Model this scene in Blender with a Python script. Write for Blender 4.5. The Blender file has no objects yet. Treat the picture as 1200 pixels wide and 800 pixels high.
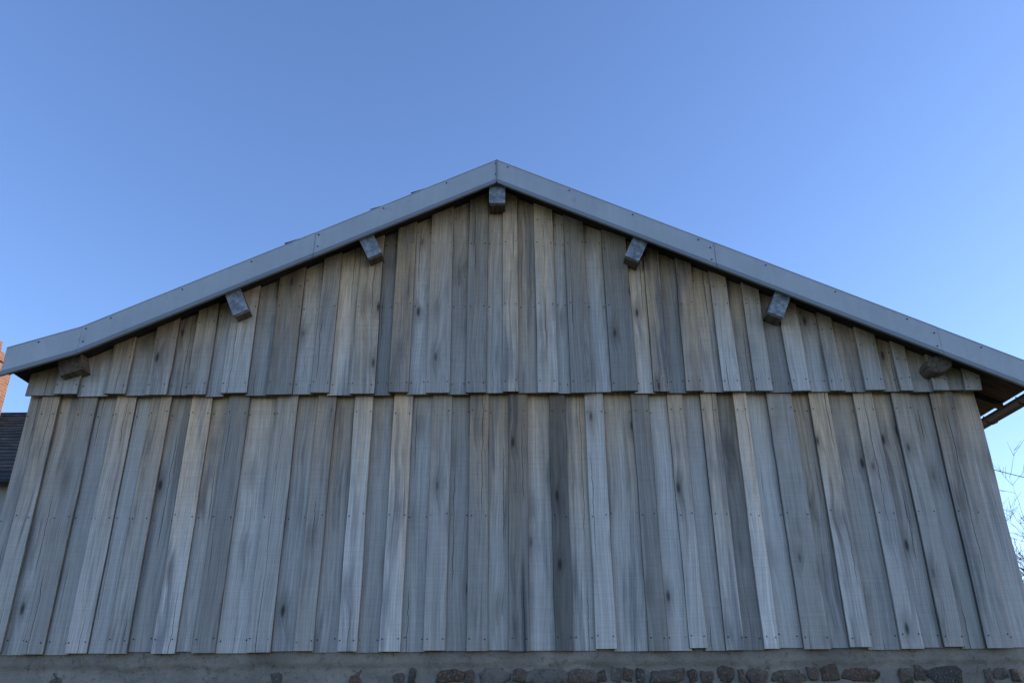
import bpy, math, random
from mathutils import Vector, Matrix, noise as mn

SUN_AZ, SUN_EL = 83.0, 14.0
sc = bpy.context.scene
sc.view_settings.view_transform = 'Standard'
sc.view_settings.look = 'None'
sc.view_settings.exposure = 0

# ------------------------------------------------------------------ helpers
def empty(name, loc=(0,0,0)):
    o = bpy.data.objects.new(name, None); o.location = loc
    sc.collection.objects.link(o); return o

def mkobj(name, verts, faces, mat=None, parent=None, attrs=None, smooth=False):
    me = bpy.data.meshes.new(name)
    me.from_pydata([tuple(v) for v in verts], [], faces)
    if attrs:
        for an, data in attrs.items():
            a = me.attributes.new(an, 'FLOAT_VECTOR', 'POINT')
            a.data.foreach_set('vector', [c for v in data for c in v])
    me.update()
    if smooth:
        for p in me.polygons: p.use_smooth = True
    o = bpy.data.objects.new(name, me)
    sc.collection.objects.link(o)
    if mat: me.materials.append(mat)
    if parent: o.parent = parent
    return o

class MB:
    def __init__(s): s.v=[]; s.f=[]; s.a={}
    def add(s, vs, fs, **at):
        b=len(s.v); s.v += [tuple(v) for v in vs]; s.f += [tuple(i+b for i in f) for f in fs]
        for k,d in at.items():
            s.a.setdefault(k,[]); s.a[k] += d
    def box(s, x0,x1,y0,y1,z0,z1, M=None, **at):
        vs=[Vector(p) for p in ((x0,y0,z0),(x1,y0,z0),(x1,y1,z0),(x0,y1,z0),(x0,y0,z1),(x1,y0,z1),(x1,y1,z1),(x0,y1,z1))]
        if M: vs=[M@v for v in vs]
        s.add(vs,[(0,3,2,1),(4,5,6,7),(0,1,5,4),(1,2,6,5),(2,3,7,6),(3,0,4,7)],**at)
    def tube(s, pts, rads, n=8, caps=True):
        pts=[Vector(p) for p in pts]; vs=[]; fs=[]
        for i,p in enumerate(pts):
            d=(pts[min(i+1,len(pts)-1)]-pts[max(i-1,0)]).normalized()
            up=Vector((0,0,1)) if abs(d.z)<.9 else Vector((0,1,0))
            a=d.cross(up).normalized(); b=d.cross(a)
            for k in range(n):
                t=2*math.pi*k/n
                vs.append(p+(a*math.cos(t)+b*math.sin(t))*rads[i])
        for i in range(len(pts)-1):
            for k in range(n):
                fs.append((i*n+k,i*n+(k+1)%n,(i+1)*n+(k+1)%n,(i+1)*n+k))
        if caps:
            fs.append(tuple(range(n))[::-1]); fs.append(tuple((len(pts)-1)*n+k for k in range(n)))
        s.add(vs,fs)
    def make(s,name,mat,parent=None,smooth=False):
        return mkobj(name,s.v,s.f,mat,parent,s.a if s.a else None,smooth)

class NT:
    def __init__(s,name):
        s.m=bpy.data.materials.new(name); s.m.use_nodes=True
        s.t=s.m.node_tree; s.n=s.t.nodes; s.b=s.n['Principled BSDF']
    def L(s,src,dst):
        s.t.links.new(src,dst)
    def _in(s,sock,v):
        if v is None: return
        if hasattr(v,'is_output') : s.L(v,sock)
        else:
            if sock.type=='RGBA' and len(v)==3: v=(*v,1)
            sock.default_value=v
    def math(s,op,a,b=None,c=None,clamp=False):
        n=s.n.new('ShaderNodeMath'); n.operation=op; n.use_clamp=clamp
        s._in(n.inputs[0],a); s._in(n.inputs[1],b); s._in(n.inputs[2],c)
        return n.outputs[0]
    def comb(s,x,y,z):
        n=s.n.new('ShaderNodeCombineXYZ')
        s._in(n.inputs[0],x); s._in(n.inputs[1],y); s._in(n.inputs[2],z); return n.outputs[0]
    def sep(s,v):
        n=s.n.new('ShaderNodeSeparateXYZ'); s.L(v,n.inputs[0]); return n.outputs
    def attr(s,name):
        n=s.n.new('ShaderNodeAttribute'); n.attribute_name=name; return n.outputs['Vector']
    def noise(s,v,scale=1,detail=3,rough=.5,dist=0):
        n=s.n.new('ShaderNodeTexNoise'); s._in(n.inputs['Vector'],v)
        n.inputs['Scale'].default_value=scale; n.inputs['Detail'].default_value=detail
        n.inputs['Roughness'].default_value=rough; n.inputs['Distortion'].default_value=dist
        return n.outputs['Fac']
    def vor(s,v,scale=1,feature='F1',rnd=1):
        n=s.n.new('ShaderNodeTexVoronoi'); n.feature=feature; s._in(n.inputs['Vector'],v)
        n.inputs['Scale'].default_value=scale; n.inputs['Randomness'].default_value=rnd
        return n.outputs
    def mr(s,v,a,b,c=0.,d=1.,smooth=True):
        n=s.n.new('ShaderNodeMapRange'); n.interpolation_type='SMOOTHSTEP' if smooth else 'LINEAR'
        s._in(n.inputs[0],v)
        for i,x in enumerate((a,b,c,d)): s._in(n.inputs[i+1],x)
        return n.outputs[0]
    def mix(s,f,a,b,mode='MIX'):
        n=s.n.new('ShaderNodeMix'); n.data_type='RGBA'; n.blend_type=mode
        s._in(n.inputs[0],f); s._in(n.inputs[6],a); s._in(n.inputs[7],b); return n.outputs[2]
    def obj(s):
        return s.n.new('ShaderNodeTexCoord').outputs['Object']
    def bump(s,h,strength=.5,dist=.01):
        n=s.n.new('ShaderNodeBump'); s._in(n.inputs['Height'],h)
        n.inputs['Strength'].default_value=strength; n.inputs['Distance'].default_value=dist
        s.L(n.outputs[0],s.b.inputs['Normal'])
    def out(s,col,rough=.8,metal=0,spec=.3):
        s._in(s.b.inputs['Base Color'],col); s._in(s.b.inputs['Roughness'],rough)
        s.b.inputs['Metallic'].default_value=metal
        s.b.inputs['Specular IOR Level'].default_value=spec
        return s.m

# ------------------------------------------------------------------ materials
def board_mat():
    N=NT('weathered_boards')
    x,z,s=N.sep(N.attr('bc')); tone,t,rn=N.sep(N.attr('tn'))
    # knots
    kv=N.vor(N.comb(N.math('MULTIPLY',x,5.5),N.math('MULTIPLY',z,1.9),N.math('MULTIPLY',s,13.7)))
    kd=kv['Distance']; kr=N.sep(kv['Color'])[0]
    on=N.mr(kr,.50,.52)
    k=N.math('MULTIPLY',N.mr(kd,.15,.04),on)
    khalo=N.math('MULTIPLY',N.mr(kd,.50,.05),on)
    wander=N.noise(N.comb(N.math('MULTIPLY',x,1.5),N.math('MULTIPLY',z,.7),s),1,1)
    w=N.math('ADD',N.math('ADD',x,N.math('MULTIPLY',wander,.12)),N.math('MULTIPLY',khalo,.03))
    # long fibres
    g1=N.noise(N.comb(N.math('MULTIPLY',w,52.),N.math('MULTIPLY',z,.7),s),1,4,.65)
    g2=N.noise(N.comb(N.math('MULTIPLY',w,200.),N.math('MULTIPLY',z,3.),s),1,2,.6)
    # cathedral rings
    xo=N.math('ADD',w,N.math('MULTIPLY_ADD',rn,.16,-.16))
    zo=N.math('MULTIPLY',N.math('ADD',z,N.math('MULTIPLY_ADD',rn,-3.,-2.5)),.035)
    zo=N.math('ADD',zo,N.math('MULTIPLY',wander,.05))
    r=N.math('SQRT',N.math('ADD',N.math('MULTIPLY',xo,xo),N.math('MULTIPLY',zo,zo)))
    ring=N.math('MULTIPLY_ADD',N.math('SINE',N.math('MULTIPLY',r,420.)),.5,.5)
    ring=N.math('POWER',ring,2.5)
    # blotches
    b1=N.noise(N.comb(N.math('MULTIPLY',x,6.),N.math('MULTIPLY',z,.75),N.math('MULTIPLY',s,3.1)),1,3,.6)
    b2=N.noise(N.comb(N.math('MULTIPLY',w,26.),N.math('MULTIPLY',z,.45),N.math('MULTIPLY',s,5.)),1,2,.55)
    b3=N.noise(N.comb(N.math('MULTIPLY',x,11.),N.math('MULTIPLY',z,2.8),N.math('MULTIPLY',s,9.)),1,5,.75)
    saw=N.noise(N.comb(N.math('MULTIPLY',x,2.),N.math('MULTIPLY',z,75.),s),1,1)
    # weathering: sheltered upper part keeps the wood brown
    warm=N.math('ADD',N.math('MULTIPLY_ADD',b2,.9,-.45),N.math('ADD',t,N.math('MULTIPLY_ADD',rn,.5,-.25)))
    warm=N.mr(warm,.02,1.10)
    grey=N.mix(b3,(.57,.515,.45),(.36,.335,.30))
    tan=N.mix(b1,(.64,.445,.27),(.46,.305,.18))
    col=N.mix(warm,grey,tan)
    # blue stain
    st=N.mr(N.math('ADD',b1,N.math('MULTIPLY_ADD',b2,.6,-.3)),.45,.74)
    st=N.math('MULTIPLY',st,N.mr(rn,.1,.9,.1,.8,False))
    col=N.mix(st,col,(.15,.152,.16))
    # fibres
    f=N.math('MULTIPLY_ADD',g1,1.05,.50)
    f=N.math('MULTIPLY',f,N.math('MULTIPLY_ADD',g2,.5,.75))
    f=N.math('MULTIPLY',f,N.math('MULTIPLY_ADD',ring,-.12,1.04))
    f=N.math('MULTIPLY',f,N.math('MULTIPLY_ADD',saw,.22,.89))
    f=N.math('MULTIPLY',f,N.math('MULTIPLY_ADD',b3,.85,.60))
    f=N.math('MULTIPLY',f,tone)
    col=N.mix(1.,col,N.comb(f,f,f),'MULTIPLY')
    col=N.mix(N.math('MULTIPLY',khalo,.38),col,(.10,.08,.065))
    col=N.mix(N.math('MULTIPLY',k,.8),col,(.045,.038,.032))
    # drying cracks
    cx=N.math('MULTIPLY_ADD',rn,.12,-.06)
    cw=N.math('MULTIPLY_ADD',N.noise(N.comb(0.,N.math('MULTIPLY',z,3.5),s),1,3,.7),.05,-.025)
    cd=N.math('ABSOLUTE',N.math('SUBTRACT',N.math('SUBTRACT',x,cx),cw))
    clen=N.mr(N.noise(N.comb(5.,N.math('MULTIPLY',z,.8),N.math('MULTIPLY',s,7.)),1,1),.50,.62)
    crack=N.math('MULTIPLY',N.mr(cd,N.math('MULTIPLY_ADD',clen,.003,.0008),.0008),clen)
    col=N.mix(N.math('MULTIPLY',crack,.85),col,(.012,.011,.01))
    h=N.math('ADD',N.math('MULTIPLY',g1,.7),N.math('ADD',N.math('MULTIPLY',g2,.5),N.math('MULTIPLY',saw,.3)))
    h=N.math('ADD',h,N.math('MULTIPLY',crack,-2.))
    N.bump(h,.55,.004)
    return N.out(col,.95,0,.05)

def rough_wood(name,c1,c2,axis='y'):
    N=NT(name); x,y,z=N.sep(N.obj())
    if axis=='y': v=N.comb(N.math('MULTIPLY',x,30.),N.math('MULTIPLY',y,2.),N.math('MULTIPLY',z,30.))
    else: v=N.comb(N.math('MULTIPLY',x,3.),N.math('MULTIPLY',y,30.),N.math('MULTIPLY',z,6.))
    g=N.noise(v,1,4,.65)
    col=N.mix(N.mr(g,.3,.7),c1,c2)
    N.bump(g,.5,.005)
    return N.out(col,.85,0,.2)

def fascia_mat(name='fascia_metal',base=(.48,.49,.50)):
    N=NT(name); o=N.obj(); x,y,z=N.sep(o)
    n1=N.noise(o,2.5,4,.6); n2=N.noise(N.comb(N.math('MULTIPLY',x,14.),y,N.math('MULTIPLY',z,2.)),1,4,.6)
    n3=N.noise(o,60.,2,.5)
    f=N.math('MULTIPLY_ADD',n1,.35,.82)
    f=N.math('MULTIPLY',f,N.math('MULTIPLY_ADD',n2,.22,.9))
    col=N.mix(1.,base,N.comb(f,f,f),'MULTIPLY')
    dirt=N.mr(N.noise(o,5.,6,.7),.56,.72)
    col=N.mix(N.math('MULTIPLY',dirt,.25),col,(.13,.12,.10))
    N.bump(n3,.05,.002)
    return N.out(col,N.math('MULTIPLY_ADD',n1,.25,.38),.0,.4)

def zinc_mat():
    N=NT('zinc_cap'); o=N.obj(); n=N.noise(o,22.,5,.65)
    col=N.mix(N.mr(n,.3,.65),(.42,.43,.44),(.17,.18,.185))
    N.bump(n,.15,.002)
    return N.out(col,.5,.1,.4)

def slate_mat(name='slates'):
    N=NT(name); o=N.obj(); n=N.noise(o,4.,5,.7); v=N.vor(o,3.5)
    g=N.sep(v['Color'])[0]
    col=N.mix(n,(.03,.032,.034),(.075,.075,.072))
    col=N.mix(.35,col,N.mix(g,(.03,.03,.03),(.10,.09,.08)))
    N.bump(n,.4,.01); return N.out(col,.8,0,.12)

def mortar_mat():
    N=NT('lime_mortar'); o=N.obj()
    a=N.noise(o,1.6,5,.65); b=N.noise(o,18.,6,.75); c=N.noise(o,90.,3,.6)
    col=N.mix(N.mr(a,.35,.65),(.42,.355,.29),(.27,.235,.19))
    col=N.mix(N.mr(b,.5,.75),col,(.14,.115,.09))
    col=N.mix(N.mr(c,.62,.75),col,(.46,.41,.35))
    h=N.math('ADD',N.math('MULTIPLY',b,1.),N.math('MULTIPLY',c,.35))
    N.bump(h,.9,.02); return N.out(col,.95,0,.1)

def stone_mat():
    N=NT('rubble_stone'); o=N.obj(); r=N.sep(N.attr('sc'))[0]
    n=N.noise(o,14.,6,.7); m=N.noise(o,55.,4,.6)
    cr=N.n.new('ShaderNodeValToRGB'); N.L(r,cr.inputs[0]); e=cr.color_ramp
    e.elements[0].color=(.19,.115,.08,1); e.elements[1].color=(.24,.21,.175,1)
    for p,c in ((.25,(.13,.09,.065)),(.5,(.20,.15,.11)),(.75,(.10,.085,.075))):
        q=e.elements.new(p); q.color=(*c,1)
    col=N.mix(N.mr(n,.4,.8),cr.outputs[0],(.05,.042,.035))
    col=N.mix(N.mr(m,.5,.72),col,(.28,.24,.19))
    N.bump(N.math('ADD',n,N.math('MULTIPLY',m,.4)),.9,.03)
    return N.out(col,.9,0,.1)

def ground_mat():
    N=NT('grass_ground'); o=N.obj()
    a=N.noise(o,.35,5,.6); b=N.noise(o,9.,6,.7); c=N.noise(o,45.,3,.7)
    g=N.mix(b,(.035,.06,.018),(.10,.115,.04))
    d=N.mix(b,(.14,.115,.085),(.24,.21,.17))
    col=N.mix(N.mr(a,.48,.6),g,d)
    N.bump(N.math('ADD',b,c),.8,.05); return N.out(col,.95,0,.1)

def brick_mat():
    N=NT('chimney_brick'); x,y,z=N.sep(N.obj())
    br=N.n.new('ShaderNodeTexBrick')
    N.L(N.comb(N.math('ADD',x,y),z,0.),br.inputs['Vector'])
    br.inputs['Scale'].default_value=1; br.inputs['Brick Width'].default_value=.22
    br.inputs['Row Height'].default_value=.065; br.inputs['Mortar Size'].default_value=.006
    br.inputs['Color1'].default_value=(.42,.20,.11,1); br.inputs['Color2'].default_value=(.30,.14,.08,1)
    br.inputs['Mortar'].default_value=(.35,.31,.26,1)
    n=N.noise(N.obj(),12.,5,.7)
    col=N.mix(N.mr(n,.5,.8,0.,.5),br.outputs[0],(.16,.10,.07))
    N.bump(br.outputs[1],-.4,.01); return N.out(col,.9,0,.15)

def plaster_mat():
    N=NT('pale_render'); o=N.obj(); n=N.noise(o,3.,6,.7)
    N.bump(N.noise(o,60.,3),.3,.01)
    return N.out(N.mix(n,(.55,.49,.42),(.34,.30,.26)),.95,0,.1)

def plain(name,c,rough=.6,metal=0.,spec=.3,sc_=8.):
    N=NT(name); n=N.noise(N.obj(),sc_,5,.65)
    col=N.mix(n,tuple(a*.65 for a in c),tuple(min(1,a*1.35) for a in c))
    return N.out(col,rough,metal,spec)

M_board=board_mat()
M_beam=rough_wood('purlin_wood',(.09,.065,.045),(.20,.15,.105))
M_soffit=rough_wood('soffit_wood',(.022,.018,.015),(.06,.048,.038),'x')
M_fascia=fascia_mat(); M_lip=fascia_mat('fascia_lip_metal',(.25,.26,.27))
M_zinc=zinc_mat(); M_slate=slate_mat(); M_mortar=mortar_mat(); M_stone=stone_mat()
M_ground=ground_mat(); M_brick=brick_mat(); M_plaster=plaster_mat()
M_nail=plain('nail_steel',(.03,.027,.024),.6,.3)
M_pipe=plain('gutter_zinc',(.05,.055,.06),.5,.3)
M_dark=plain('dark_interior',(.03,.027,.024),.9)
M_bark=plain('bark',(.11,.085,.065),.9)
M_wire=plain('wire_rubber',(.02,.02,.02),.6)
M_glass=plain('window_glass',(.03,.035,.04),.15,0,.6)
M_conc=plain('pole_concrete',(.35,.34,.32),.9)

# ------------------------------------------------------------------ roof profile
RX=-.155
def soff(x):
    if x<RX:
        if x>-4.26: return 6.79-.482*(RX-x)
        return 6.79-.482*(RX+4.26)-.324*(-4.26-x)
    return 6.79-.470*(x-RX)
WL,WR=-4.83,4.63
barn=empty('wooden_barn',(0,0,0))

# ------------------------------------------------------------------ boards
random.seed(11)
def board(mb,x0,x1,zb,zt0,zt1,yf,th,tone,rnd,seed,tb,tt,wob=.004,nz=16,tilt=0,skew=0):
    """one sawn plank with gently wandering wane edges, with gap shadow painted dark along them"""
    w=x1-x0; cup=random.uniform(-.002,.003)
    bl,brr=random.uniform(.003,.008),random.uniform(.003,.008)
    eL_t,eR_t=random.uniform(.2,.55),random.uniform(.2,.55)  # edge tone factors: paint the dark shadow lines between boards
    vs=[];bc=[];tn=[]
    so=seed*17.3
    zs=[i/nz for i in range(nz+1)]
    bowy=random.uniform(-.006,.006)
    for i,u in enumerate(zs):
        zmid=zb+(max(zt0,zt1)-zb)*u
        eL=(mn.noise(Vector((so,zmid*1.3,1.)))*wob*1.6+mn.noise(Vector((so,zmid*6,2.)))*wob*.5)
        eR=(mn.noise(Vector((so,zmid*1.3,7.)))*wob*1.6+mn.noise(Vector((so,zmid*6,9.)))*wob*.5)
        bow=bowy*math.sin(u*math.pi)
        L=x0+eL+skew*(u-.5); R=x1+eR+skew*(u-.5); mid=(L+R)/2
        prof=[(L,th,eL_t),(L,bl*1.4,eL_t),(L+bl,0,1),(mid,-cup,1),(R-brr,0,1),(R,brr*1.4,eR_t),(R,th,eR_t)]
        for (px,py,tf) in prof:
            fx=(px-x0)/w; zt=zt0+(zt1-zt0)*min(1,max(0,fx))
            zz=zb+(zt-zb)*u
            vs.append((px,yf+py+bow+tilt*(px-mid),zz))
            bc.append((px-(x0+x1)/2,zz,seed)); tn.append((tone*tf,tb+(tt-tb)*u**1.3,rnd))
    n=7; fs=[]
    for i in range(nz):
        for k in range(n-1):
            a=i*n+k; fs.append((a,a+1,a+n+1,a+n))
        fs.append((i*n+n-1,i*n,(i+1)*n,(i+1)*n+n-1))
    fs.append(tuple(range(n-1,-1,-1))); fs.append(tuple(nz*n+k for k in range(n)))
    mb.add(vs,fs,bc=bc,tn=tn)

nails=MB()
def nail(x,y,z,r=.0065):
    n=7; vs=[(x+r*math.cos(2*math.pi*k/n),y,z+r*math.sin(2*math.pi*k/n)) for k in range(n)]
    vs2=[(x+.6*r*math.cos(2*math.pi*k/n),y-.003,z+.6*r*math.sin(2*math.pi*k/n)) for k in range(n)]
    nails.add(vs+vs2,[(k,(k+1)%n,n+(k+1)%n,n+k) for k in range(n)]+[tuple(range(2*n-1,n-1,-1))])

low_px=[-42,-20,2,28,52,78,103,125,150,178,205,226,253,290,318,345,368,395,418,445,470,497,522,547,571,597,621,651,672,698,722,760,782,808,828,851,872,895,912,940,972,995,1020,1055,1080,1105,1130,1155,1185,1217]
low_x=[(p-602.3)*.0075 for p in low_px]; low_x[0]=WL; low_x[-1]=WR
up_px=[35,70,97,128,152,175,200,222,245,262,292,315,345,367,388,412,440,457,480,500,527,547,570,590,608,630,653,668,692,715,745,765,783,803,822,845,865,882,902,925,945,968,985,1010,1032,1050,1065,1088,1105,1125,1143]
up_x=[(p-600.4)*.008534 for p in up_px]; up_x[0]=WL; up_x[-1]=WR
low_b={178:1.4,253:1.3,395:1.35,445:1.4,571:1.1,621:1.2,672:1.25,698:1.25,782:1.3,895:1.5,912:1.3,995:1.2,78:1.2,103:1.25,
       226:.7,651:.42,597:.65,760:.68,872:.68,522:.85,547:.82,28:.8,1155:.85,318:1.15}
up_b={97:1.3,262:1.15,345:1.3,388:1.4,480:1.3,570:1.15,590:1.2,692:1.2,745:1.55,845:1.3,822:1.2,925:1.3,630:1.15,
      315:.68,440:.68,457:.8,547:.72,668:.7,715:.64,783:.8,902:.75,367:.85}
def tier(name,px,xs,br,zb,topf,yu,yo,tb,tt,nrows,seed0):
    mb=MB(); n=len(xs)-1
    for i in range(n):
        proud=(i%2==1)
        x0,x1=xs[i],xs[i+1]
        tone=br.get(px[i],random.uniform(.85,1.18))*1.05; rnd=random.random()
        if proud:
            a,b_=x0-.004,x1+.004; yf=yo+random.choice([0,-.004,.004]); th=.034
        else:
            a,b_=x0-(.022 if i>0 else 0),x1+(.022 if i<n-1 else 0); yf=yu; th=.024
        z0=zb+random.uniform(-.012,.012)
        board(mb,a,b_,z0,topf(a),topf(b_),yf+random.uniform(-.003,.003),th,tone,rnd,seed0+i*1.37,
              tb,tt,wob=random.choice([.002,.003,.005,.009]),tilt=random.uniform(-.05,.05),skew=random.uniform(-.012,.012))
        for z in nrows:
            zt=min(topf(x0),topf(x1))
            zz=(z if z>0 else zt+z)+random.uniform(-.015,.015)
            if zz>zt-.05: continue
            if proud or random.random()<.5:
                for xx in (x0+.024,x1-.024):
                    nail(xx+random.uniform(-.006,.006),yf-.0035,zz+random.uniform(-.012,.012))
    return mb.make(name,M_board,barn)
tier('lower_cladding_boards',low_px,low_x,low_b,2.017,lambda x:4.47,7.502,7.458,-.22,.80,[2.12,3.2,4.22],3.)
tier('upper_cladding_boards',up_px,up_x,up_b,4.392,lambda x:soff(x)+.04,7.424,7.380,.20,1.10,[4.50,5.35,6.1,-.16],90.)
nails.make('cladding_nails',M_nail,barn)

# dark battens behind boards + side/back walls of barn
BK=19.5
core=MB()
core.add([(WL+.03,7.53,2.05),(WR-.03,7.53,2.05),(WR-.03,7.53,soff(WR)+.02),(RX,7.53,soff(RX)+.02),(-4.26,7.53,soff(-4.26)+.02),(WL+.03,7.53,soff(WL)+.02)],[(0,1,2,3,4,5)])
core.make('building_paper',M_dark,barn)
side=MB(); random.seed(5)
for sx,xx in ((-1,WL),(1,WR)):
    y=7.55; k=0
    while y<BK:
        w=random.uniform(.16,.24); y2=min(y+w,BK); pr=.02 if k%2 else 0
        xa,xb=(xx-.0-pr if sx<0 else xx-.03), (xx+.03 if sx<0 else xx+pr)
        bcs=[];tns=[]; sd=200+k*1.7+sx; tone=random.uniform(.7,1.2); rn=random.random()
        for (qx,qy,qz) in ((xa,y,2.),(xb,y,2.),(xb,y2,2.),(xa,y2,2.),(xa,y,soff(xx)+.03),(xb,y,soff(xx)+.03),(xb,y2,soff(xx)+.03),(xa,y2,soff(xx)+.03)):
            bcs.append((qy-y-w/2,qz,sd)); tns.append((tone,.0 if qz<3 else .7,rn))
        side.box(xa,xb,y+.002,y2,2.,soff(xx)+.03,bc=bcs,tn=tns)
        y=y2;k+=1
side.make('side_cladding_boards',M_board,barn)
back=MB()
back.add([(WL,BK,0),(WR,BK,0),(WR,BK,soff(WR)),(RX,BK,soff(RX)),(-4.26,BK,soff(-4.26)),(WL,BK,soff(WL))],[(5,4,3,2,1,0)])
back.make('rear_wall',M_plaster,barn)

# ------------------------------------------------------------------ masonry base
def base_wall():
    nx,nz=420,90; vs=[];fs=[]
    for j in range(nz+1):
        z=-.1+2.16*j/nz
        for i in range(nx+1):
            x=WL+.02+(WR-WL-.04)*i/nx
            d=mn.noise(Vector((x*1.3,z*2,.3)))*.016+mn.noise(Vector((x*6,z*7,3)))*.012+mn.noise(Vector((x*22,z*22,5)))*.006
            if z>1.90+mn.noise(Vector((x*2.5,0,4)))*.03: d+=.022
            vs.append((x,7.545-d,z+mn.noise(Vector((x*3,0,9)))*.01*(j==nz)))
    for j in range(nz):
        for i in range(nx):
            a=j*(nx+1)+i; fs.append((a,a+1,a+nx+2,a+nx+1))
    mkobj('mortar_base_wall',vs,fs,M_mortar,barn,smooth=True)
    # rubble stones bedded in it
    random.seed(31); mb=MB(); z=.06
    while z<1.9:
        h=random.uniform(.085,.15)
        x=WL+.1
        if z+h>1.9: h=1.9-z
        if h<.05: break
        while x<WR-.1:
            w=random.choice([random.uniform(.06,.14),random.uniform(.12,.34)])
            if x+w>WR-.03: break
            bury=random.uniform(-.018,.010) if x>-1.4 else .014
            if random.random()<(.93 if x>-.6 else (.7 if x>-1.6 else .1)):
                cx,cz=x+w/2,z+h/2+random.uniform(-.02,.02); sd=random.random()*100
                sw,sh=w*.5*random.uniform(.88,1.0),h*.5*random.uniform(.7,1.04)
                rot=random.uniform(-.12,.12)
                vs=[];fs=[];n=22;rings=5
                for r in range(rings):
                    sc_=[1.04,1.0,.95,.80,.0][r]; dy=[.05,0,-.012,-.019,-.021][r]
                    for k in range(n if r<rings-1 else 1):
                        a=2*math.pi*k/n; c,s_=math.cos(a),math.sin(a)
                        px=abs(c)**.5*(1 if c>0 else -1); pz=abs(s_)**.5*(1 if s_>0 else -1)
                        jit=1+.42*mn.noise(Vector((c*1.1+sd,s_*1.1,2)))+.16*mn.noise(Vector((c*4+sd,s_*4,2)))
                        ox,oz=px*sw*sc_*jit,pz*sh*sc_*jit
                        yy=7.545+dy+bury+mn.noise(Vector((ox*9+sd,oz*9,1)))*.022
                        vs.append((cx+ox*math.cos(rot)-oz*math.sin(rot),yy,cz+oz*math.cos(rot)+ox*math.sin(rot)))
                for r in range(rings-2):
                    for k in range(n):
                        fs.append((r*n+k,r*n+(k+1)%n,(r+1)*n+(k+1)%n,(r+1)*n+k))
                cI=(rings-1)*n
                for k in range(n): fs.append(((rings-2)*n+k,(rings-2)*n+(k+1)%n,cI))
                v=random.random()
                mb.add(vs,fs,sc=[(v,0,0)]*len(vs))
            x+=w+random.uniform(.0,.03)
        z+=h+random.uniform(.0,.015)
    mb.make('rubble_stones',M_stone,barn,True)
    sb=MB()
    sb.box(WL+.05,WL+.35,7.75,BK,-.1,2.0); sb.box(WR-.35,WR-.05,7.75,BK,-.1,2.0)
    sb.make('side_base_walls',M_mortar,barn)
base_wall()

# ------------------------------------------------------------------ roof
XL,XR=-4.955,5.04
TOPOFF=.21
def strip(mb,xs,y0,y1,lo,hi):
    """closed prism following the roof line between heights soffit+lo and soffit+hi"""
    n=len(xs); vs=[]
    for x in xs:
        s_=soff(x)
        vs+=[(x,y0,s_+lo),(x,y0,s_+hi),(x,y1,s_+hi),(x,y1,s_+lo)]
    fs=[(0,1,2,3),((n-1)*4+3,(n-1)*4+2,(n-1)*4+1,(n-1)*4)]
    for i in range(n-1):
        a=i*4;b=a+4
        for k in range(4): fs.append((a+k,b+k,b+(k+1)%4,a+(k+1)%4))
    mb.add(vs,fs)
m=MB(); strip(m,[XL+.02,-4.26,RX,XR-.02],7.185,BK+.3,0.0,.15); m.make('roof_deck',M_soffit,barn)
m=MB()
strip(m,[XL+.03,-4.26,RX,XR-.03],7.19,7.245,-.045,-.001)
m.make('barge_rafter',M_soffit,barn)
# slate courses
m=MB(); random.seed(8)
for sgn in (-1,1):
    L=(XR-RX) if sgn>0 else (RX-XL)
    d=0.02; k=0
    while d<L-.05:
        d2=min(d+.30,L)
        xa,xb=RX+sgn*d,RX+sgn*d2
        za,zb=soff(xa)+.155,soff(xb)+.155
        lift=.022
        y0=7.20
        m.add([(xa,y0,za),(xb,y0,zb),(xb,y0,zb+lift),(xa,y0,za+.006),(xa,BK+.3,za),(xb,BK+.3,zb),(xb,BK+.3,zb+lift),(xa,BK+.3,za+.006)],
              [(0,1,2,3),(7,6,5,4),(0,4,5,1),(1,5,6,2),(2,6,7,3),(3,7,4,0)])
        d+=.285;k+=1
for (x,w,h) in ((-.98,.16,.092),(-1.43,.11,.092),(-2.28,.16,.096)):
    th=math.atan(.482)
    M=Matrix.Translation((x,0,soff(x)+.19))@Matrix.Rotation(-th+.10,4,'Y')
    m.box(-w/2,w/2,7.23,7.45,0,h,M)
m.make('roof_slates',M_slate,barn)
m=MB()
m.add([(RX-.2,7.19,soff(RX-.2)+.185),(RX,7.19,soff(RX)+.2),(RX+.2,7.19,soff(RX+.2)+.185),(RX-.2,BK+.3,soff(RX-.2)+.185),(RX,BK+.3,soff(RX)+.2),(RX+.2,BK+.3,soff(RX+.2)+.185)],[(0,1,4,3),(1,2,5,4)])
m.make('ridge_cap',M_zinc,barn)
# fascia : folded metal verge in lengths with lapped joints
fm=MB(); lm=MB(); tm=MB()
joints=[XL,-4.26,-2.05,RX-.004]; jr=[RX+.004,2.1,4.2,XR]
def seg(a,b,k):
    y=7.150-.003*(k%2)
    strip(fm,[a,b],y,y+.006,-.035,TOPOFF)
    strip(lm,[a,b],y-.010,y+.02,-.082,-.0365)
    strip(tm,[a,b],y-.004,y+.10,TOPOFF+.0015,TOPOFF+.008)
for k in range(len(joints)-1): seg(joints[k]+ (0.0 if k==0 else .004),joints[k+1],k)
for k in range(len(jr)-1): seg(jr[k]+ (0.0 if k==0 else .004),jr[k+1],k)
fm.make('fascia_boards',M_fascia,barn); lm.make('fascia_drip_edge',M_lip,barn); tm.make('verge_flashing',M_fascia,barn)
scr=MB()
def screw(x,z,y):
    n=8;r=.0075
    a=[(x+r*math.cos(2*math.pi*k/n),y,z+r*math.sin(2*math.pi*k/n)) for k in range(n)]
    b=[(p[0],y-.004,p[2]) for p in a]
    scr.add(a+b,[(k,(k+1)%n,n+(k+1)%n,n+k) for k in range(n)]+[tuple(range(2*n-1,n-1,-1))])
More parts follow.
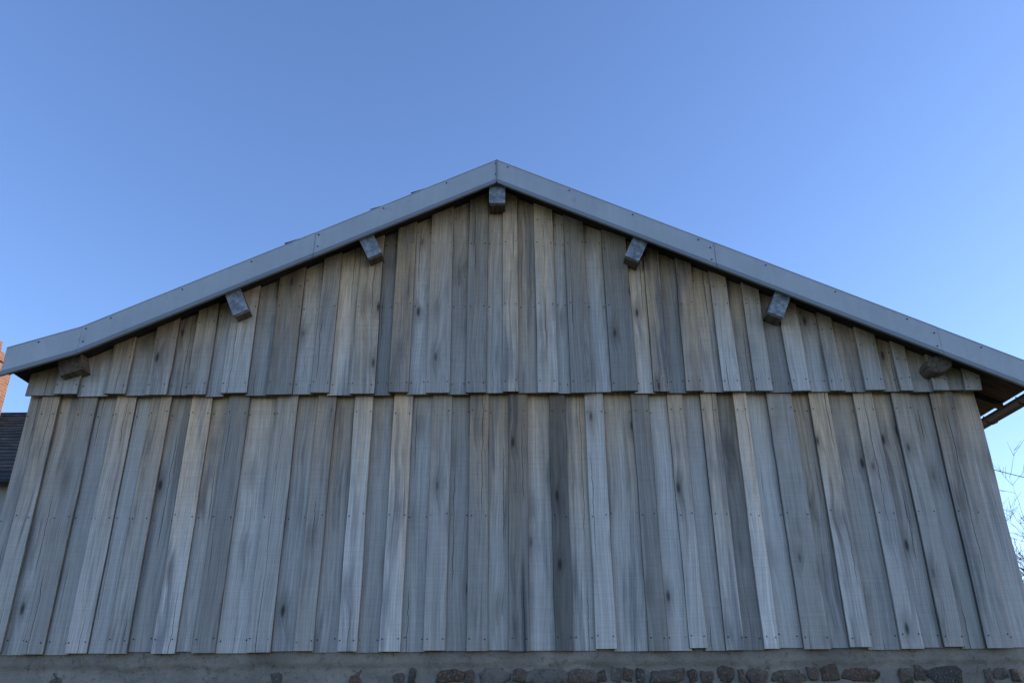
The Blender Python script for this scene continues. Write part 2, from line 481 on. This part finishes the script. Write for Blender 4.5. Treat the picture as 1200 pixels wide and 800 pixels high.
for x in joints[1:-1]+[RX-.05]+jr[1:-1]:
    for o in (.03,.17): screw(x+(.04 if x<0 else -.04),soff(x+.04)+o,7.146)
xx=XL+.3
while xx<XR:
    screw(xx,soff(xx)+.175,7.146); xx+=.66
scr.make('fascia_screws',M_nail,barn)
m=MB(); m.box(RX-.006,RX+.006,7.139,7.146,soff(RX)-.06,soff(RX)+TOPOFF+.006); m.make('ridge_joint_strip',M_lip,barn)

# ------------------------------------------------------------------ purlins
caps=MB(); beams=MB()
def purlin(x,ang,w,h,yf=7.205):
    z=soff(x)
    M=Matrix.Translation((x,0,z))@Matrix.Rotation(ang,4,'Y')
    beams.box(-w/2,w/2,yf+.004,7.60,-h,.05,M)
    e=.004
    caps.box(-w/2-e,w/2+e,yf-.002,yf+.002,-h-e,.02,M)
    caps.box(-w/2-e,-w/2-.0005,yf+.0025,yf+.05,-h-e,.02,M)
    caps.box(w/2+.0005,w/2+e,yf+.0025,yf+.05,-h-e,.02,M)
    caps.box(-w/2-e,w/2+e,yf+.0025,yf+.05,-h-e,-h-.0005,M)
aL=-math.atan(.482); aR=math.atan(.470)
purlin(RX+.005,0,.165,.30)
purlin(-1.55,aL,.15,.295); purlin(-2.87,aL,.15,.31)
purlin(1.38,aR,.15,.30); purlin(2.78,aR,.15,.30)
M=Matrix.Translation((-4.36,0,4.66))@Matrix.Rotation(-.35,4,'Y')
beams.box(-.11,.11,7.26,7.6,-.085,.16,M)
beams.make('purlin_ends',M_beam,barn)
caps.make('purlin_metal_caps',M_zinc,barn)
m=MB(); n=14; vs=[]
for j,(y,s_) in enumerate(((7.235,.86),(7.25,1.),(7.6,1.04))):
    for k in range(n):
        a=2*math.pi*k/n; r=1+.08*mn.noise(Vector((math.cos(a)*1.5,math.sin(a)*1.5,4)))
        vs.append((4.20+.125*s_*r*math.cos(a),y,4.605+.095*s_*r*math.sin(a)+ .02*math.cos(a)))
fs=[(j*n+k,j*n+(k+1)%n,(j+1)*n+(k+1)%n,(j+1)*n+k) for j in range(2) for k in range(n)]+[tuple(range(n-1,-1,-1))]
m.add(vs,fs); m.make('eave_log',M_beam,barn)

# rafter tails at eaves
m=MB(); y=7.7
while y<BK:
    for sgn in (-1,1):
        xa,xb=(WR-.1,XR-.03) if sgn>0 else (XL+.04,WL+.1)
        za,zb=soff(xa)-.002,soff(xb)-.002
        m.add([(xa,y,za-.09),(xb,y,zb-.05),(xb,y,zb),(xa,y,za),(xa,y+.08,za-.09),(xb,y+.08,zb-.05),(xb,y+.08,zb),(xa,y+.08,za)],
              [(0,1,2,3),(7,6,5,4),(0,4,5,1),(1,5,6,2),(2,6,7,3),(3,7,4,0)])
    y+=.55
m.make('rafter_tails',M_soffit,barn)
def gutter(mb,x,z,y0,y1,r=.075):
    n=10; vs=[]
    for y in (y0,y1):
        for k in range(n+1):
            a=math.pi+math.pi*k/n
            vs.append((x+r*math.cos(a),y,z+r*math.sin(a)))
        for k in range(n+1):
            a=2*math.pi-math.pi*k/n
            vs.append((x+(r-.004)*math.cos(a),y,z+(r-.004)*math.sin(a)))
    q=2*(n+1)
    fs=[(k,(k+1)%q,q+(k+1)%q,q+k) for k in range(q)]
    mb.add(vs,fs)
m=MB(); gx,gz=XR+.06,soff(XR)-.01
gutter(m,gx,gz,7.22,BK+.2)
y=7.5
while y<BK:
    m.tube([(gx-.078,y,gz+.01),(gx-.055,y,gz-.058),(gx,y,gz-.08),(gx+.055,y,gz-.058),(gx+.078,y,gz+.01)],[.008]*5,6); y+=.6
m.tube([(gx,19.2,gz-.06),(gx,19.2,gz-.2),(4.75,19.2,gz-.45),(4.73,19.2,.1)],[.042]*4,12)
m.make('gutter_and_downpipe',M_pipe,barn,True)

# ------------------------------------------------------------------ ground
g=mkobj('ground',[(-300,-300,0),(300,-300,0),(300,600,0),(-300,600,0)],[(0,1,2,3)],M_ground)

# ------------------------------------------------------------------ neighbouring house
house=empty('stone_house',(0,0,0))
hx0,hx1,hy0,hy1=-20.,-7.8,12.3,20.3; he=4.85; hr=7.3; hm=(hy0+hy1)/2
m=MB()
m.add([(hx0,hy0,0),(hx1,hy0,0),(hx1,hy1,0),(hx0,hy1,0),(hx0,hy0,he),(hx1,hy0,he),(hx1,hy1,he),(hx0,hy1,he),(hx0,hm,hr-.1),(hx1,hm,hr-.1)],
      [(0,1,5,4),(1,2,6,9,5),(2,3,7,6),(3,0,4,8,7)])
m.make('walls',M_plaster,house)
m=MB(); random.seed(3)
for s_ in (-1,1):
    n=22
    for k in range(n):
        f0,f1=k/n,(k+1.12)/n
        ya=hm+s_*(hm-hy0+.3)*(1-f0); yb=hm+s_*(hm-hy0+.3)*(1-min(1,f1))
        za=he-.15+(hr-he+.15)*f0; zb=he-.15+(hr-he+.15)*min(1,f1)
        x=hx0-.25
        while x<hx1+.25:
            w=random.uniform(.2,.32); x2=min(x+w,hx1+.25); l=random.uniform(.03,.055)
            m.add([(x,ya,za+l),(x2-.006,ya,za+l+random.uniform(-.01,.01)),(x2-.006,yb,zb+.01),(x,yb,zb+.01),(x,ya,za),(x2-.006,ya,za),(x2-.006,yb,zb-.01),(x,yb,zb-.01)],
                  [(0,1,2,3),(4,7,6,5),(0,4,5,1),(1,5,6,2),(3,2,6,7),(0,3,7,4)])
            x=x2
m.make('slate_roof',M_slate,house)
m=MB(); cx0,cx1,cy0,cy1=-11.35,-10.5,14.7,15.5
m.box(cx0,cx1,cy0,cy1,5.9,7.98); m.box(cx0-.05,cx1+.05,cy0-.05,cy1+.05,7.983,8.10); m.box(cx0-.02,cx1+.02,cy0-.02,cy1+.02,8.103,8.18)
m.make('brick_chimney',M_brick,house)
m=MB()
for q in (-.22,.22): m.tube([((cx0+cx1)/2+q,15.1,8.18),((cx0+cx1)/2+q,15.1,8.45)],[.12,.10],12)
m.make('chimney_pots',M_brick,house)
m=MB(); fr=MB()
for wx in (-18,-15.5,-12.8,-10.1):
    for wz in (1.0,2.9):
        m.box(wx-.4,wx+.4,hy0-.03,hy0-.005,wz,wz+1.2)
        for a in (-.45,.4): fr.box(wx+a,wx+a+.05,hy0-.07,hy0-.002,wz-.05,wz+1.25)
        fr.box(wx-.398,wx+.398,hy0-.07,hy0-.002,wz+1.202,wz+1.25); fr.box(wx-.398,wx+.398,hy0-.07,hy0-.002,wz-.05,wz-.002)
        fr.box(wx-.02,wx+.02,hy0-.06,hy0-.032,wz,wz+1.2)
m.make('window_glass',M_glass,house); fr.make('window_frames',M_plaster,house)

# ------------------------------------------------------------------ bare trees
def tree(name,loc,H,seed):
    random.seed(seed); mb=MB()
    def grow(p,d,L,r,lev):
        pts=[p];rad=[r]; n=5
        q=p.copy(); dd=d.copy()
        for i in range(n):
            dd=(dd+Vector((random.uniform(-1,1),random.uniform(-1,1),random.uniform(-.5,.9)))*.13).normalized()
            q=q+dd*L/n; pts.append(q.copy()); rad.append(r*(1-.62*(i+1)/n))
        mb.tube(pts,rad,8 if lev<2 else (5 if lev<3 else 3),False)
        if lev>=5: return
        k=[10,6,5,4,4][lev]
        for j in range(k):
            f=random.uniform(.3 if lev else .28,1.); idx=min(n,max(1,int(f*n+.5)))
            base=pts[idx]; ax=Vector((random.uniform(-1,1),random.uniform(-1,1),random.uniform(-.2,.6))).normalized()
            nd=(dd*random.uniform(.6,1.)+ax*random.uniform(.6,.95)).normalized()
            grow(base,nd,L*random.uniform(.5,.72),max(rad[idx]*.72,.006),lev+1)
    grow(Vector(loc),Vector((0,0,1)),H*.5,H*.022,0)
    return mb.make(name,M_bark)
tree('bare_tree',(14.4,20.5,0),6.7,4)
tree('bare_tree.001',(18.3,26,0),7.8,9)

# ------------------------------------------------------------------ power line
def pole(name,x,y,h):
    e=empty(name); m=MB(); m.tube([(x,y,0),(x,y,h)],[.14,.09],10); m.make('shaft',M_conc,e)
    m=MB(); m.box(x-.5,x+.5,y-.04,y+.04,h-.35,h-.27)
    for q in (-.42,.42): m.tube([(x+q,y,h-.27),(x+q,y,h-.12)],[.03,.02],8)
    m.make('crossarm',M_pipe,e)
A=Vector((7.2,19.9,8.45)); B=Vector((31.,34.6,8.45))
pole('utility_pole',A.x,A.y,8.6); pole('utility_pole.001',B.x,B.y,8.6)
m=MB(); n=24
m.tube([A.lerp(B,i/n)-Vector((0,0,.9*4*(i/n)*(1-i/n)*.35)) for i in range(n+1)],[.013]*(n+1),5)
m.make('power_line',M_wire)

# ------------------------------------------------------------------ light
w=bpy.data.worlds.new('World'); sc.world=w; w.use_nodes=True
nt=w.node_tree; bg=nt.nodes['Background']
sky=nt.nodes.new('ShaderNodeTexSky'); sky.sky_type='NISHITA'; sky.sun_disc=False
sky.sun_elevation=math.radians(SUN_EL); sky.sun_rotation=math.radians(SUN_AZ)
sky.air_density=1.0; sky.dust_density=.5; sky.ozone_density=2.0
mx=nt.nodes.new('ShaderNodeMix'); mx.data_type='RGBA'; mx.blend_type='MULTIPLY'; mx.inputs[0].default_value=1
mx.inputs[7].default_value=(1.80,1.98,2.60,1)
nt.links.new(sky.outputs[0],mx.inputs[6])
nt.links.new(mx.outputs[2],bg.inputs[0]); bg.inputs[1].default_value=.13
sd=bpy.data.lights.new('sun','SUN'); sd.energy=2.6; sd.angle=math.radians(.5); sd.color=(1,.82,.62)
so=bpy.data.objects.new('sun',sd); sc.collection.objects.link(so)
az,el=math.radians(SUN_AZ),math.radians(SUN_EL)
dirv=Vector((math.sin(az)*math.cos(el),math.cos(az)*math.cos(el),math.sin(el)))
so.rotation_euler=dirv.to_track_quat('Z','Y').to_euler()

# ------------------------------------------------------------------ camera
cd=bpy.data.cameras.new('camera'); cd.lens=28; cd.sensor_width=36; cd.clip_end=2000; cd.clip_start=.05
co=bpy.data.objects.new('camera',cd); sc.collection.objects.link(co); sc.camera=co
co.matrix_world=Matrix.Translation((0,0,1.65))@Matrix.Rotation(math.radians(114),4,'X')@Matrix.Rotation(math.radians(-.37),4,'Z')
